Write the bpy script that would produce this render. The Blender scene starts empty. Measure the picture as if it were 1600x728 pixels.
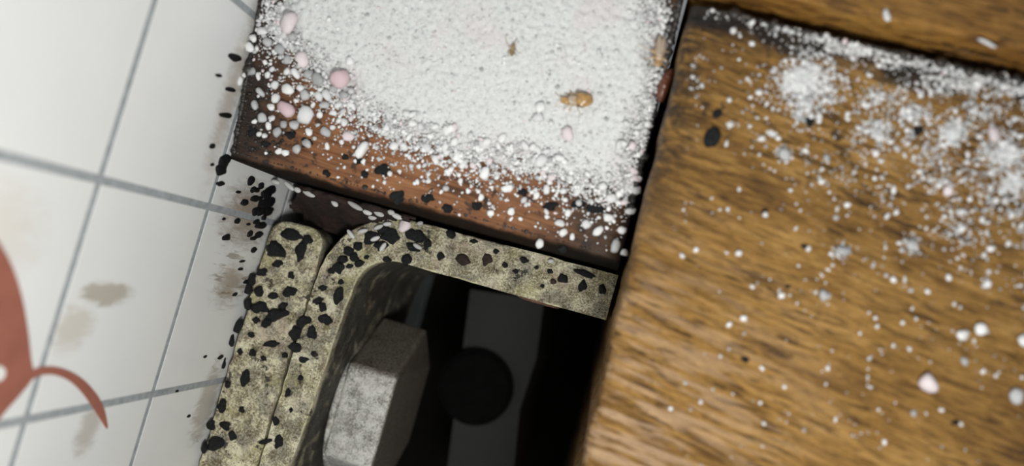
import bpy, bmesh, math, random
import numpy as np
from mathutils import Vector, Matrix, noise

# Macro photograph: 1 Blender unit = 5 mm (100 px at the plane of the metal edges, z = 0).
# +X runs away from the tiled wall, +Y along the wall, +Z towards the viewer.
S = bpy.context.scene
C = S.collection
S.unit_settings.system = 'METRIC'
S.unit_settings.scale_length = 0.005
R = random.Random(7)
NR = np.random.default_rng(11)

# ------------------------------------------------------------------ camera
F = 1300.0
D = np.array([140., 111., F]); D /= np.linalg.norm(D)
U = np.array([-.27, .963, 0.]); U[2] = -(D[0]*U[0] + D[1]*U[1]) / D[2]; U /= np.linalg.norm(U)
AZ = -D; AY = -U; AX = np.cross(AY, AZ)
M3 = np.array([AX, AY, AZ])                       # camera coords (right, down, forward) -> world
CAM = np.array([5.39, 0., 13.])
cam_d = bpy.data.cameras.new('camera')
cam = bpy.data.objects.new('camera', cam_d); C.objects.link(cam)
cam_d.sensor_width = 36.0; cam_d.lens = 36.0 * F / 1600.0
cam_d.clip_start = 0.1; cam_d.clip_end = 200
mw = Matrix.Identity(4)
for i in range(3):
    mw[i][0] = M3[i][0]; mw[i][1] = -M3[i][1]; mw[i][2] = -M3[i][2]; mw[i][3] = CAM[i]
cam.matrix_world = mw
S.camera = cam
cam_d.dof.use_dof = True
cam_d.dof.focus_distance = 12.6
cam_d.dof.aperture_fstop = 0.125

# ------------------------------------------------------------------ world, lamp, exposure
S.view_settings.view_transform = 'Standard'
S.view_settings.look = 'None'
S.view_settings.gamma = 1.0
S.view_settings.use_curve_mapping = False
S.view_settings.exposure = 0.0
W = bpy.data.worlds.new('world'); S.world = W; W.use_nodes = True
W.node_tree.nodes['Background'].inputs[0].default_value = (0.93, 0.97, 1.0, 1)
W.node_tree.nodes['Background'].inputs[1].default_value = 0.27
ld = bpy.data.lights.new('lamp', 'AREA'); ld.shape = 'DISK'; ld.size = 3.0; ld.energy = 1420
ld.color = (1.0, 0.99, 0.955)
lo = bpy.data.objects.new('lamp', ld); C.objects.link(lo)
lo.location = (7.2, -3.4, 13.0)
lo.rotation_euler = (Vector((2.6, 0.6, 1.0)) - Vector(lo.location)).to_track_quat('-Z', 'Y').to_euler()

# ------------------------------------------------------------------ pixel <-> place on a known plane
def ray(px, py): return M3 @ np.array([px - 800., py - 364., F])
def onz(px, py, z):
    d = ray(px, py); return CAM + d * ((z - CAM[2]) / d[2])
def onx(px, py, x):
    d = ray(px, py); return CAM + d * ((x - CAM[0]) / d[0])
WALL_X = -0.2
def block_z(Y): return 1.9 + 0.25 * (Y - 0.6)
BEAM_Z, RAIL_Z = 3.2, 3.6
def on_block(px, py):
    z = 2.2
    for _ in range(6):
        p = onz(px, py, z); z = block_z(p[1])
    return onz(px, py, z)
def project(P):
    c = (np.asarray(P) - CAM) @ M3
    return np.stack([800 + F * c[..., 0] / c[..., 2], 364 + F * c[..., 1] / c[..., 2]], -1)
def unit_per_px(P): return float((np.asarray(P) - CAM) @ M3[:, 2]) / F

# ------------------------------------------------------------------ object helpers
def tag(o, label=None, cat=None, group=None, kind=None):
    if label: o['label'] = label
    if cat: o['category'] = cat
    if group: o['group'] = group
    if kind: o['kind'] = kind
    return o
def link(name, me, mat=None, parent=None, loc=None):
    o = bpy.data.objects.new(name, me); C.objects.link(o)
    if mat and not me.materials: me.materials.append(mat)
    if parent: o.parent = parent
    if loc is not None: o.location = loc
    return o
def empty(name, loc):
    o = bpy.data.objects.new(name, None); C.objects.link(o); o.location = loc
    o.empty_display_size = 0.1
    return o
def bm_obj(name, bm, mat, parent=None, smooth=False, loc=None):
    me = bpy.data.meshes.new(name)
    bmesh.ops.recalc_face_normals(bm, faces=bm.faces[:])
    if smooth:
        for f in bm.faces: f.smooth = True
    bm.to_mesh(me); bm.free()
    return link(name, me, mat, parent, loc)
def py_obj(name, v, f, mat, parent=None, smooth=False):
    me = bpy.data.meshes.new(name); me.from_pydata([tuple(map(float, p)) for p in v], [], f); me.update()
    if smooth: me.polygons.foreach_set('use_smooth', [True] * len(me.polygons))
    return link(name, me, mat, parent)
def nz(x, y, z=0.0): return noise.noise(Vector((x, y, z)))
def fbm(x, y, z=0.0):
    return nz(x, y, z) + .5 * nz(2.1*x, 2.1*y, z+5) + .25 * nz(4.3*x, 4.3*y, z+9)

# ------------------------------------------------------------------ materials
class N:
    def __init__(s, name):
        s.m = bpy.data.materials.new(name); s.m.use_nodes = True
        s.t = s.m.node_tree; s.p = s.t.nodes['Principled BSDF']
        s.geo = s.t.nodes.new('ShaderNodeNewGeometry')
        s.tc = s.t.nodes.new('ShaderNodeTexCoord')
    def new(s, k): return s.t.nodes.new(k)
    def put(s, sock, v):
        if hasattr(v, 'links') or isinstance(v, bpy.types.NodeSocket): s.t.links.new(v, sock)
        elif isinstance(v, (tuple, list)) and len(v) == 3 and sock.type == 'RGBA': sock.default_value = (*v, 1)
        else: sock.default_value = v
    def P(s, **k):
        for a, b in k.items():
            s.put(s.p.inputs[a.replace('_', ' ')], b)
        return s
    def mapping(s, scale=(1, 1, 1), rot=0.0, co='pos', loc=(0, 0, 0)):
        src = s.geo.outputs['Position'] if co == 'pos' else s.tc.outputs['Object']
        if rot:
            m = s.new('ShaderNodeMapping'); m.inputs['Rotation'].default_value = (0, 0, rot); s.t.links.new(src, m.inputs['Vector']); src = m.outputs[0]
        n = s.new('ShaderNodeMapping'); n.inputs['Scale'].default_value = scale; n.inputs['Location'].default_value = loc
        s.t.links.new(src, n.inputs['Vector'])
        return n.outputs[0]
    def noise(s, vec, scale, detail=4, rough=.55, dist=0.0, out=0):
        n = s.new('ShaderNodeTexNoise'); n.inputs['Scale'].default_value = scale
        n.inputs['Detail'].default_value = detail; n.inputs['Roughness'].default_value = rough
        n.inputs['Distortion'].default_value = dist
        s.t.links.new(vec, n.inputs['Vector']); return n.outputs[out]
    def voro(s, vec, scale, out='Distance'):
        n = s.new('ShaderNodeTexVoronoi'); n.inputs['Scale'].default_value = scale
        s.t.links.new(vec, n.inputs['Vector']); return n.outputs[out]
    def ramp(s, v, stops):
        n = s.new('ShaderNodeValToRGB'); e = n.color_ramp.elements
        while len(e) < len(stops): e.new(0.5)
        for q, (p, c) in zip(e, stops):
            q.position = p; q.color = (*c, 1) if isinstance(c, tuple) else (c, c, c, 1)
        s.t.links.new(v, n.inputs[0]); return n.outputs[0]
    def mix(s, fac, a, b, mode='MIX'):
        n = s.new('ShaderNodeMix'); n.data_type = 'RGBA'; n.blend_type = mode
        s.put(n.inputs[0], fac); s.put(n.inputs[6], a); s.put(n.inputs[7], b); return n.outputs[2]
    def math(s, op, a, b=0.0, clamp=False):
        n = s.new('ShaderNodeMath'); n.operation = op; n.use_clamp = clamp
        s.put(n.inputs[0], a); s.put(n.inputs[1], b); return n.outputs[0]
    def step(s, v, a, b):
        n = s.new('ShaderNodeMapRange'); n.interpolation_type = 'SMOOTHSTEP'
        s.put(n.inputs[0], v); n.inputs[1].default_value = a; n.inputs[2].default_value = b
        return n.outputs[0]
    def xyz(s):
        n = s.new('ShaderNodeSeparateXYZ'); s.t.links.new(s.geo.outputs['Position'], n.inputs[0]); return n.outputs
    def ellipse(s, a, b, ca, cb, ra, rb):
        """1 in the middle of an ellipse in two coordinates, 0 outside it"""
        u = s.math('DIVIDE', s.math('SUBTRACT', a, ca), ra); v = s.math('DIVIDE', s.math('SUBTRACT', b, cb), rb)
        r = s.math('SQRT', s.math('ADD', s.math('MULTIPLY', u, u), s.math('MULTIPLY', v, v)))
        return s.math('SUBTRACT', 1.0, r, True)
    def bump(s, h, strength=.3, dist=.05, prev=None):
        n = s.new('ShaderNodeBump'); n.inputs['Strength'].default_value = strength
        n.inputs['Distance'].default_value = dist; s.put(n.inputs['Height'], h)
        if prev is not None: s.put(n.inputs['Normal'], prev)
        return n.outputs[0]

def plain(name, col, rough=.6, metal=0.0, var=.15, vs=6.0, bump=0.0, spec=.5):
    n = N(name); v = n.mapping()
    f = n.noise(v, vs, 5)
    c2 = tuple(c * (1 - 2 * var) for c in col); c3 = tuple(min(1, c * (1 + var)) for c in col)
    n.P(Base_Color=n.ramp(f, [(.3, c2), (.7, c3)]), Roughness=rough, Metallic=metal)
    n.p.inputs['Specular IOR Level'].default_value = spec
    if bump: n.P(Normal=n.bump(n.noise(v, vs * 2.5, 5), bump, .04))
    return n.m

def m_tile():
    n = N('glazed_tile'); v = n.mapping(); x, y, z = n.xyz()
    base = n.ramp(n.noise(v, .8, 3), [(.3, (.80, .815, .81)), (.7, (.84, .85, .84))])
    f = n.noise(n.mapping((1, 2.6, .8)), 3.2, 6, .7, .8)
    brown = (.20, .125, .055)
    def stain(c, cy, cz, ry, rz, lo, hi, amt, col):
        m = n.ellipse(y, z, cy, cz, ry, rz)
        k = n.math('MULTIPLY', n.step(n.math('ADD', n.math('MULTIPLY', m, .75), f), lo, hi), n.step(m, 0.0, .25))
        return n.mix(n.math('MULTIPLY', k, amt), c, col)
    base = stain(base, -.15, .7, .75, 1.3, .55, 1.1, .75, brown)            # grime where block, plate and wall meet
    base = stain(base, -1.25, .6, .55, .85, .6, 1.15, .7, (.26, .18, .10))
    base = stain(base, 1.5, 2.3, 1.9, .40, .55, 1.2, .6, (.38, .32, .24))   # brown line along the block
    base = stain(base, -3.2, .2, 1.2, .6, .7, 1.05, .6, (.33, .29, .23))
    base = stain(base, -1.45, 3.75, .2, .65, .5, .85, .75, (.40, .36, .27))   # smudges on the free tiles
    base = stain(base, -1.85, 4.2, .4, .5, .55, 1.0, .5, (.52, .47, .36))
    base = stain(base, -.9, 5.9, .7, 1.0, .5, 1.0, .35, (.62, .55, .44))
    base = stain(base, -3.15, 3.3, .5, .35, .6, 1.0, .6, (.40, .36, .29))
    base = stain(base, 2.5, 3.6, .12, .2, .35, .6, .6, (.50, .49, .26))
    lines = n.noise(n.mapping((1, 1, .12), 0), 13, 3)                       # vertical scratches through the grime
    sc = n.math('MULTIPLY', n.step(lines, .56, .64), n.step(n.ellipse(y, z, -1.0, .6, .8, .9), .0, .4))
    base = n.mix(n.math('MULTIPLY', sc, .6), base, (.20, .14, .08))
    n.P(Base_Color=base, Roughness=.34, Normal=n.bump(n.noise(v, 1.6, 3), .05, .1))
    return n.m

def m_beam(name, c_lo, c_mid, c_hi, rot, edge=False, dark=.0):
    n = N(name); x, y, z = n.xyz()
    vg = n.mapping((1.0, 8.5, 3.0), rot)
    g = n.noise(vg, 1.9, 6, .65, .2)
    big = n.noise(n.mapping((.35, 1.1, .6), rot), 1.3, 4, .55, .4)
    col = n.ramp(n.math('ADD', n.math('MULTIPLY', g, .55), n.math('MULTIPLY', big, .45)),
                 [(.36, c_lo), (.49, c_mid), (.62, c_hi)])
    fine = n.noise(n.mapping((3.0, 26, 8), rot), 1.2, 4, .7)
    col = n.mix(n.math('MULTIPLY', n.step(fine, .48, .61), .68), col, c_lo)
    dash = n.noise(n.mapping((2.4, 15, 6), rot, loc=(3, 1, 0)), 1.0, 3, .55)
    dm = n.math('MULTIPLY', n.step(dash, .54, .63), n.step(n.noise(n.mapping(), 1.1, 3), .38, .60))
    col = n.mix(n.math('MULTIPLY', dm, .78), col, (.040, .020, .009))
    worn = n.math('MULTIPLY', n.step(n.noise(n.mapping((1.3, 11, 3), rot, loc=(7, 0, 2)), 1.0, 5), .46, .60),
                  n.ellipse(x, y, 6.0, -1.4, 2.6, 3.0) if edge else 0.0)
    col = n.mix(n.math('MULTIPLY', worn, .8, True), col, (.60, .40, .24))           # varnish worn to paler wood by the edge
    if edge:
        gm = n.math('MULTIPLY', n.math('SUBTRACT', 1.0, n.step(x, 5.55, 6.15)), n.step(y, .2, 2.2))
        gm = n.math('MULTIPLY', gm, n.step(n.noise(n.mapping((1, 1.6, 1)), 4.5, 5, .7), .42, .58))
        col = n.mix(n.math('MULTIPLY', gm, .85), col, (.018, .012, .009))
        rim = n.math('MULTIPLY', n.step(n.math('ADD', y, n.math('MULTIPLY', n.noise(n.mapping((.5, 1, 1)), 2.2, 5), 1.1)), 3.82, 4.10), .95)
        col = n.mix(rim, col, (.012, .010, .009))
        sp = n.math('MULTIPLY', n.step(n.noise(n.mapping(), 5.5, 3), .63, .70), n.step(y, 1.2, 2.6))
        col = n.mix(n.math('MULTIPLY', sp, .8), col, (.03, .022, .016))
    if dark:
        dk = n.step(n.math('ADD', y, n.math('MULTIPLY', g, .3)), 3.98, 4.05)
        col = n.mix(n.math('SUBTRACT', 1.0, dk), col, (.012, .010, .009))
    h = n.math('ADD', n.math('ADD', n.math('MULTIPLY', g, .9), n.math('MULTIPLY', fine, .6)), n.math('MULTIPLY', dm, -.35))
    n.P(Base_Color=col, Roughness=n.ramp(g, [(.3, .50), (.7, .36)]), Normal=n.bump(h, .8, .12))
    n.p.inputs['Specular IOR Level'].default_value = .45
    return n.m

def m_block():
    n = N('grimy_brown_wood'); x, y, z = n.xyz()
    g = n.noise(n.mapping((.6, 6, 3), .05), 1.8, 6, .6, .6)
    col = n.ramp(g, [(.32, (.075, .030, .014)), (.5, (.20, .085, .036)), (.68, (.31, .145, .062))])
    f = n.noise(n.mapping(), 2.3, 6, .62)
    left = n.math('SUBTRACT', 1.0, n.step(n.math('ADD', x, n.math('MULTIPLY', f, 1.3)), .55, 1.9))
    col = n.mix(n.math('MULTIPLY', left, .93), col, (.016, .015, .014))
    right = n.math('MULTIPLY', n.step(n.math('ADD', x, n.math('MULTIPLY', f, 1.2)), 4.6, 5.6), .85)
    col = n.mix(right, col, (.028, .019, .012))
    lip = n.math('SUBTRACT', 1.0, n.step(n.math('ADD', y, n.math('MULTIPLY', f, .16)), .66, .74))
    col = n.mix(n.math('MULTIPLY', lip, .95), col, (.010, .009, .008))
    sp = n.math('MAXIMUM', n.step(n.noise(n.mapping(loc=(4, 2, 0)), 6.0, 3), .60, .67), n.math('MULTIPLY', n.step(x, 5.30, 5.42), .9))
    col = n.mix(n.math('MULTIPLY', sp, .75), col, (.014, .013, .013))
    n.P(Base_Color=col, Roughness=.6, Normal=n.bump(n.math('ADD', g, f), .5, .07))
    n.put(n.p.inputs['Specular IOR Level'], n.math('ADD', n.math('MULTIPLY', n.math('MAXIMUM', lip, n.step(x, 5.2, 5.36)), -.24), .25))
    return n.m

def m_metal(name, cols, rough=.45, metal=.7, grime=.57, gcol=(.017, .015, .013), bs=.6, rust=.0, bolt=False, edge=True):  # rust above 0 also turns on the painted recess shade
    n = N(name); v = n.mapping(); x, y, z = n.xyz()
    a = n.noise(v, 3.0, 6, .7); b = n.noise(v, 30, 3, .8)
    col = n.ramp(n.math('ADD', n.math('MULTIPLY', a, .5), n.math('MULTIPLY', b, .5)), [(.42, cols[0]), (.49, cols[1]), (.55, cols[2])])
    hue = n.noise(n.mapping(loc=(1, 7, 3)), 1.7, 4, .6)                         # patchy plating: pinkish, greenish yellow, bare grey
    if not bolt:
        col = n.mix(n.math('MULTIPLY', n.step(hue, .54, .66), .55), col, (.62, .50, .40), 'MIX')
        col = n.mix(n.math('MULTIPLY', n.step(hue, .46, .34), .6), col, (.58, .54, .26), 'MIX')
        dull = n.math('MULTIPLY', n.step(n.noise(n.mapping(loc=(5, 5, 2)), 2.4, 5, .65), .48, .60), .7)
        col = n.mix(dull, col, n.ramp(b, [(.38, (.10, .09, .065)), (.6, (.42, .39, .31))]))
        br = n.math('MULTIPLY', n.step(n.noise(n.mapping(loc=(2, 5, 1)), 4.3, 4, .7), .57, .66), .6)
        col = n.mix(br, col, (.13, .075, .035))
        arris = n.math('MULTIPLY', n.step(z, -.10, -.04), n.math('MULTIPLY', n.step(z, -.001, -.012), n.step(n.math('SUBTRACT', n.math('MULTIPLY', y, -1.0), n.math('MULTIPLY', x, -.25)), .35, .75)))
        col = n.mix(n.math('MULTIPLY', arris, .8 if edge else 0.0), col, (.90, .86, .58))       # edge highlight painted into the colour along the inner arris
    else:
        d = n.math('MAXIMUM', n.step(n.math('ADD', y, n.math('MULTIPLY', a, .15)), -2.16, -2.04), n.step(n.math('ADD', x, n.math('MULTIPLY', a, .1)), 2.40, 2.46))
        col = n.mix(n.math('MULTIPLY', d, .88), col, n.ramp(b, [(.4, (.055, .042, .028)), (.62, (.24, .20, .15))]))   # brown dirt, with the shade of upper facet and end face painted in
        col = n.mix(n.math('MULTIPLY', n.step(hue, .55, .68), .5), col, (.22, .19, .15))
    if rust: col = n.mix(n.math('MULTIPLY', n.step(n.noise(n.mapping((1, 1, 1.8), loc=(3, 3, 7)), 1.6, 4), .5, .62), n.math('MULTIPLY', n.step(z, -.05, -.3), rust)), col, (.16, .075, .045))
    speck = n.math('MULTIPLY', n.step(n.noise(v, 17, 5, .7), grime + .03, grime + .10), .85)
    blot = n.step(n.noise(n.mapping(loc=(9, 1, 4)), 3.2, 6, .7), grime + .03, grime + .07)
    gm = n.math('MAXIMUM', speck, blot)
    if rust: gm = n.math('MAXIMUM', gm, n.math('MULTIPLY', n.step(z, -.06, -.28), n.math('ADD', n.step(n.noise(v, 2.5, 5), .22, .60), .35, True)))   # recess shade painted onto the faces that go down into it
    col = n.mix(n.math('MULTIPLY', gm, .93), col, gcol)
    n.P(Base_Color=col, Roughness=n.math('ADD', n.math('MULTIPLY', gm, .35), n.ramp(b, [(.35, rough + .12), (.65, rough - .12)])),
        Metallic=n.math('MULTIPLY', n.math('SUBTRACT', 1.0, gm), metal),
        Normal=n.bump(n.math('ADD', n.math('MULTIPLY', b, .6), n.math('MULTIPLY', a, .8)), bs, .06))
    return n.m

def m_grain(name, lo, hi, pink=.0, rough=.45, glass=0.0):
    """grains: each loose island or object has its own tone"""
    n = N(name); oi = n.new('ShaderNodeObjectInfo')
    r = n.math('FRACT', n.math('ADD', n.geo.outputs['Random Per Island'], oi.outputs['Random']))
    col = n.ramp(r, [(0.0, lo), (.75, hi), (1.0, hi)])
    if pink: col = n.mix(n.math('MULTIPLY', n.step(r, 1 - pink, 1 - pink * .6), .8), col, (.72, .58, .60))
    v = n.mapping(co='obj')
    f = n.noise(v, 9.0, 4)
    col = n.mix(n.math('MULTIPLY', n.step(f, .5, .75), .22), col, (.5, .48, .46))
    n.P(Base_Color=col, Roughness=rough, Normal=n.bump(f, .3, .05))
    if glass: n.P(Transmission_Weight=glass, IOR=1.3)
    return n.m

def m_powder():
    n = N('powder_crust'); v = n.mapping()
    f = n.noise(v, 22, 5, .75); g = n.noise(v, 1.5, 4)
    col = n.ramp(f, [(.32, (.48, .485, .48)), (.48, (.71, .725, .715)), (.7, (.77, .78, .775))])
    col = n.mix(n.math('MULTIPLY', n.step(g, .52, .68), .5), col, (.70, .63, .645))
    col = n.mix(n.math('MULTIPLY', n.step(n.noise(v, 26, 3), .66, .72), .5), col, (.22, .21, .20))
    n.P(Base_Color=col, Roughness=.8, Normal=n.bump(f, .5, .06))
    return n.m

MT = dict(
    tile=m_tile(), grout=plain('grey_grout', (.36, .39, .405), .8, var=.12, vs=9),
    motif=plain('terracotta_glaze', (.36, .135, .095), .4, var=.06, vs=3),
    beam=m_beam('honey_brown_wood', (.115, .052, .012), (.35, .185, .042), (.50, .285, .085), .13, edge=True),
    rail=m_beam('honey_brown_rail_wood', (.13, .055, .012), (.31, .145, .026), (.42, .22, .05), .06, dark=1),
    block=m_block(),
    zinc=m_metal('yellow_zinc', ((.22, .185, .10), (.57, .52, .35), (.97, .93, .70)), .42, .65, bs=.9, rust=.7),
    plate=m_metal('zinc_plate', ((.20, .17, .10), (.58, .52, .35), (.97, .92, .67)), .40, .65, bs=.9, grime=.56, rust=.4, edge=False),
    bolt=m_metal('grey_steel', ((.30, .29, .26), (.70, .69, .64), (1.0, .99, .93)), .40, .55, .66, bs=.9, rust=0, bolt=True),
    deep_shade=plain('deep_shade_black', (.012, .011, .009), .9, var=.2, spec=.1), dim=plain('dim_grey_metal', (.010, .011, .010), .7, var=.1),  # floor colour near black: darkness of the deep recess painted in
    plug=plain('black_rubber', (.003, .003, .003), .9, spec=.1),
    grime=plain('black_grime', (.010, .011, .012), .5, var=.3, vs=18, bump=.8, spec=.25),
    rusty=plain('rusty_dirt', (.022, .010, .006), .8, var=.4, vs=5, bump=.8),
    rustpatch=plain('red_rust', (.17, .085, .05), .8, var=.3, vs=14, bump=.8),
    white=m_grain('white_granule', (.66, .67, .67), (.84, .845, .84)),
    pink=m_grain('pink_granule', (.60, .44, .47), (.66, .50, .53)),
    palepink=m_grain('pale_pink_granule', (.70, .62, .63), (.75, .67, .68)),
    grey=m_grain('grey_granule', (.34, .35, .355), (.50, .51, .51), rough=.3),
    mixg=m_grain('mixed_grains', (.36, .365, .37), (.82, .825, .82), pink=.03),
    dirt=m_grain('dirt_grains', (.008, .008, .008), (.03, .024, .02)),
    powder=m_powder(),
    pellet=m_grain('pale_pellet', (.40, .40, .39), (.62, .62, .60)),
    orange=plain('amber_body', (.48, .29, .11), .25, var=.2, vs=14), tan=plain('tan_body', (.42, .27, .13), .35, var=.2, vs=14),
    olive=plain('olive_brown_body', (.30, .22, .11), .4, var=.2, vs=14),
    wing=plain('smoky_wing', (.46, .37, .28), .35, var=.1, vs=10), husk=plain('red_brown_husk', (.14, .045, .022), .3, var=.25, vs=10),
    beige=plain('beige_chip', (.62, .50, .36), .5, var=.1),
)

# ------------------------------------------------------------------ the setting: tiled wall, recess floor
def box(x0, x1, y0, y1, z0, z1, bev=0.0, seg=3):
    bm = bmesh.new(); bmesh.ops.create_cube(bm, size=1)
    for v in bm.verts:
        v.co = Vector(((x0 + x1) / 2 + v.co.x * (x1 - x0), (y0 + y1) / 2 + v.co.y * (y1 - y0), (z0 + z1) / 2 + v.co.z * (z1 - z0)))
    if bev: bmesh.ops.bevel(bm, geom=bm.edges[:], offset=bev, segments=seg, profile=.5, affect='EDGES')
    return bm
TS, GAP = 2.69, .10
wall = bm_obj('wall_left', box(WALL_X - .4, WALL_X - .005, -10.9, 8.0, -14, 9.6), MT['grout'])
tag(wall, 'white glazed tile wall with grey joints and a terracotta motif', 'wall', kind='structure')
tb = box(-.026, 0, -TS/2 + GAP/2, TS/2 - GAP/2, -TS*.944/2 + GAP/2, TS*.944/2 - GAP/2, .003, 1)
t0 = bm_obj('tile', tb, MT['tile'], wall)
ZA, ZS = 4.54, 2.54
first = True
for j in range(-4, 4):
    for k in range(-5, 2):
        o = t0 if first else t0.copy()
        if not first: C.objects.link(o)
        first = False
        o.location = (WALL_X, -.17 + TS * (j + .5), ZA + ZS * (k + .5))
fl = bm_obj('floor', box(WALL_X, 14, -10.9, 6.5, -14.4, -14), MT['deep_shade'])
tag(fl, 'dark floor at the bottom of the recess', 'floor', kind='structure')

def on_wall_poly(name, pts, mat, th=.008, parent=wall, lift=0.0):
    bm = bmesh.new()
    vs = [bm.verts.new(Vector(onx(px, py, WALL_X)) + Vector((lift, 0, 0))) for px, py in pts]
    f = bm.faces.new(vs)
    r = bmesh.ops.extrude_face_region(bm, geom=[f])
    for v in r['geom']:
        if isinstance(v, bmesh.types.BMVert): v.co.x += th
    bmesh.ops.triangulate(bm, faces=[f for f in bm.faces if len(f.verts) > 4])
    return bm_obj(name, bm, mat, parent)
def spline(pts, n=10):
    out = []
    P = [pts[0]] + list(pts) + [pts[-1]]
    for i in range(1, len(P) - 2):
        a, b, c, d = (np.array(q, float) for q in P[i-1:i+3])
        for t in np.linspace(0, 1, n, endpoint=False):
            out.append(.5 * ((2*b) + (-a+c)*t + (2*a-5*b+4*c-d)*t*t + (-a+3*b-3*c+d)*t**3))
    out.append(np.array(pts[-1], float)); return out
bud = spline([(-45, 330), (-15, 362), (2, 385), (20, 420), (34, 465), (43, 515), (48, 560), (51, 588), (32, 615), (10, 640), (-8, 662), (-40, 690)], 5)
bud += spline([(-52, 640), (-25, 600), (0, 596), (9, 584), (4, 573), (-10, 570), (-40, 560), (-75, 480), (-70, 390)], 4)
on_wall_poly('painted_bud', bud, MT['motif'])
cl = spline([(44, 588), (62, 580), (84, 579), (108, 587), (128, 602), (146, 624), (158, 646), (167, 669)], 5)
wd = [7, 6.5, 6.5, 7, 8, 8.5, 6.5, 1.2]
L, Rr = [], []
for i, p in enumerate(cl):
    q = cl[min(i+1, len(cl)-1)] - cl[max(i-1, 0)]; q /= np.linalg.norm(q)
    w = np.interp(i / (len(cl)-1) * 7, range(8), wd); nrm = np.array([q[1], -q[0]])
    L.append(p + nrm * w); Rr.append(p - nrm * w)
on_wall_poly('painted_tendril', L + Rr[::-1], MT['motif'], .007)

# ------------------------------------------------------------------ wooden block, beam, rail
def wedge_block():
    bm = box(WALL_X + .02, 5.41, .56, 6.2, -13.9, 2, .0)
    for v in bm.verts:
        if v.co.x > 1: v.co.x = 5.50 - .03 * v.co.y
        if v.co.z > 1: v.co.z = block_z(v.co.y)
    top = [e for e in bm.edges if all(v.co.z > 1 for v in e.verts)]
    bmesh.ops.bevel(bm, geom=top, offset=.08, segments=4, profile=.5, affect='EDGES')
    return bm
block = bm_obj('wooden_block', wedge_block(), MT['block'], smooth=False)
tag(block, 'low dark reddish-brown wooden block beside the tiled wall, heaped with white powder', 'wood block')

def beam_mesh():
    """solid beam with a slightly uneven left edge"""
    bm = bmesh.new(); ys = np.linspace(-10.8, 3.73, 112)
    sec = []
    for y in ys:
        w = .035 * fbm(y * 1.7, 3.1) + .012 * nz(y * 9, 1.0)
        x0 = 5.60 - .032 * max(-2, y) + w
        prof = [(x0, -13.9), (x0, BEAM_Z - .16), (x0 + .03, BEAM_Z - .07), (x0 + .09, BEAM_Z - .02), (x0 + .19, BEAM_Z), (14, BEAM_Z), (14, -13.9)]
        sec.append([bm.verts.new((a, y, b)) for a, b in prof])
    for a, b in zip(sec[:-1], sec[1:]):
        for i in range(len(a)):
            j = (i + 1) % len(a); bm.faces.new((a[i], a[j], b[j], b[i]))
    bm.faces.new(sec[0]); bm.faces.new(sec[-1])
    return bm
beam = bm_obj('wooden_beam', beam_mesh(), MT['beam'])
tag(beam, 'broad honey-brown varnished wooden beam sprinkled with white granules', 'wood beam')
rail = bm_obj('wooden_rail', box(5.44, 14, 3.92, 6.4, -13.9, RAIL_Z, .07), MT['rail'])
tag(rail, 'honey-brown wooden rail beyond the dark groove at the upper end of the broad beam', 'wood rail')

# ------------------------------------------------------------------ metal plate, angle bracket, bolt
def extrude_profile(pts, z0, z1, bev):
    bm = bmesh.new()
    f = bm.faces.new([bm.verts.new((x, y, z1)) for x, y in pts])
    r = bmesh.ops.extrude_face_region(bm, geom=[f])
    for v in r['geom']:
        if isinstance(v, bmesh.types.BMVert): v.co.z = z0
    te = [e for e in bm.edges if all(v.co.z > z1 - .001 for v in e.verts)]
    bmesh.ops.bevel(bm, geom=te, offset=bev, segments=3, profile=.5, affect='EDGES')
    return bm
def arc(cx, cy, r, a0, a1, n):
    return [(cx + r * math.cos(math.radians(a0 + (a1-a0)*i/n)), cy + r * math.sin(math.radians(a0 + (a1-a0)*i/n))) for i in range(n + 1)]
prof = [(.74, -10.8), (.88, -.80)] + arc(2.16, -.80, 1.27, 174, 90, 16) + [(3.8, .49), (5.52, .50), (5.52, -.22), (3.8, -.23)] \
     + arc(2.12, -.83, .60, 90, 178, 12) + [(1.49, -1.2), (1.32, -4.2), (1.25, -10.8)]
def wob(pts, amp, sc):
    return [(x + amp * fbm(x*sc, y*sc, 1.0), y + amp * fbm(x*sc, y*sc, 7.0)) for x, y in pts]
def densify(pts, d):
    out = []
    for a, b in zip(pts, pts[1:] + pts[:1]):
        n = max(1, int(math.dist(a, b) / d))
        out += [(a[0] + (b[0]-a[0])*i/n, a[1] + (b[1]-a[1])*i/n) for i in range(n)]
    return out
brk = bm_obj('angle_bracket', extrude_profile(wob(densify(prof, .16), .014, 2.2), -4.6, 0, .045), MT['zinc'])
tag(brk, 'yellow-zinc angle bracket seen edge-on with a rounded bend round the bolt recess', 'bracket')
pp = [(WALL_X + .09, -10.8), (WALL_X + .09, -.34)] + arc(.16, -.34, .27, 180, 90, 5)[1:] + arc(.55, -.33, .26, 80, 0, 6) + [(.83, -.8), (.69, -10.8)]
plate = bm_obj('metal_plate', extrude_profile(wob(densify(pp, .16), .03, 2.6), -4.6, -.02, .06), MT['plate'])
tag(plate, 'flat grimy metal plate seen edge-on between tiled wall and angle bracket', 'metal plate')

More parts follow.
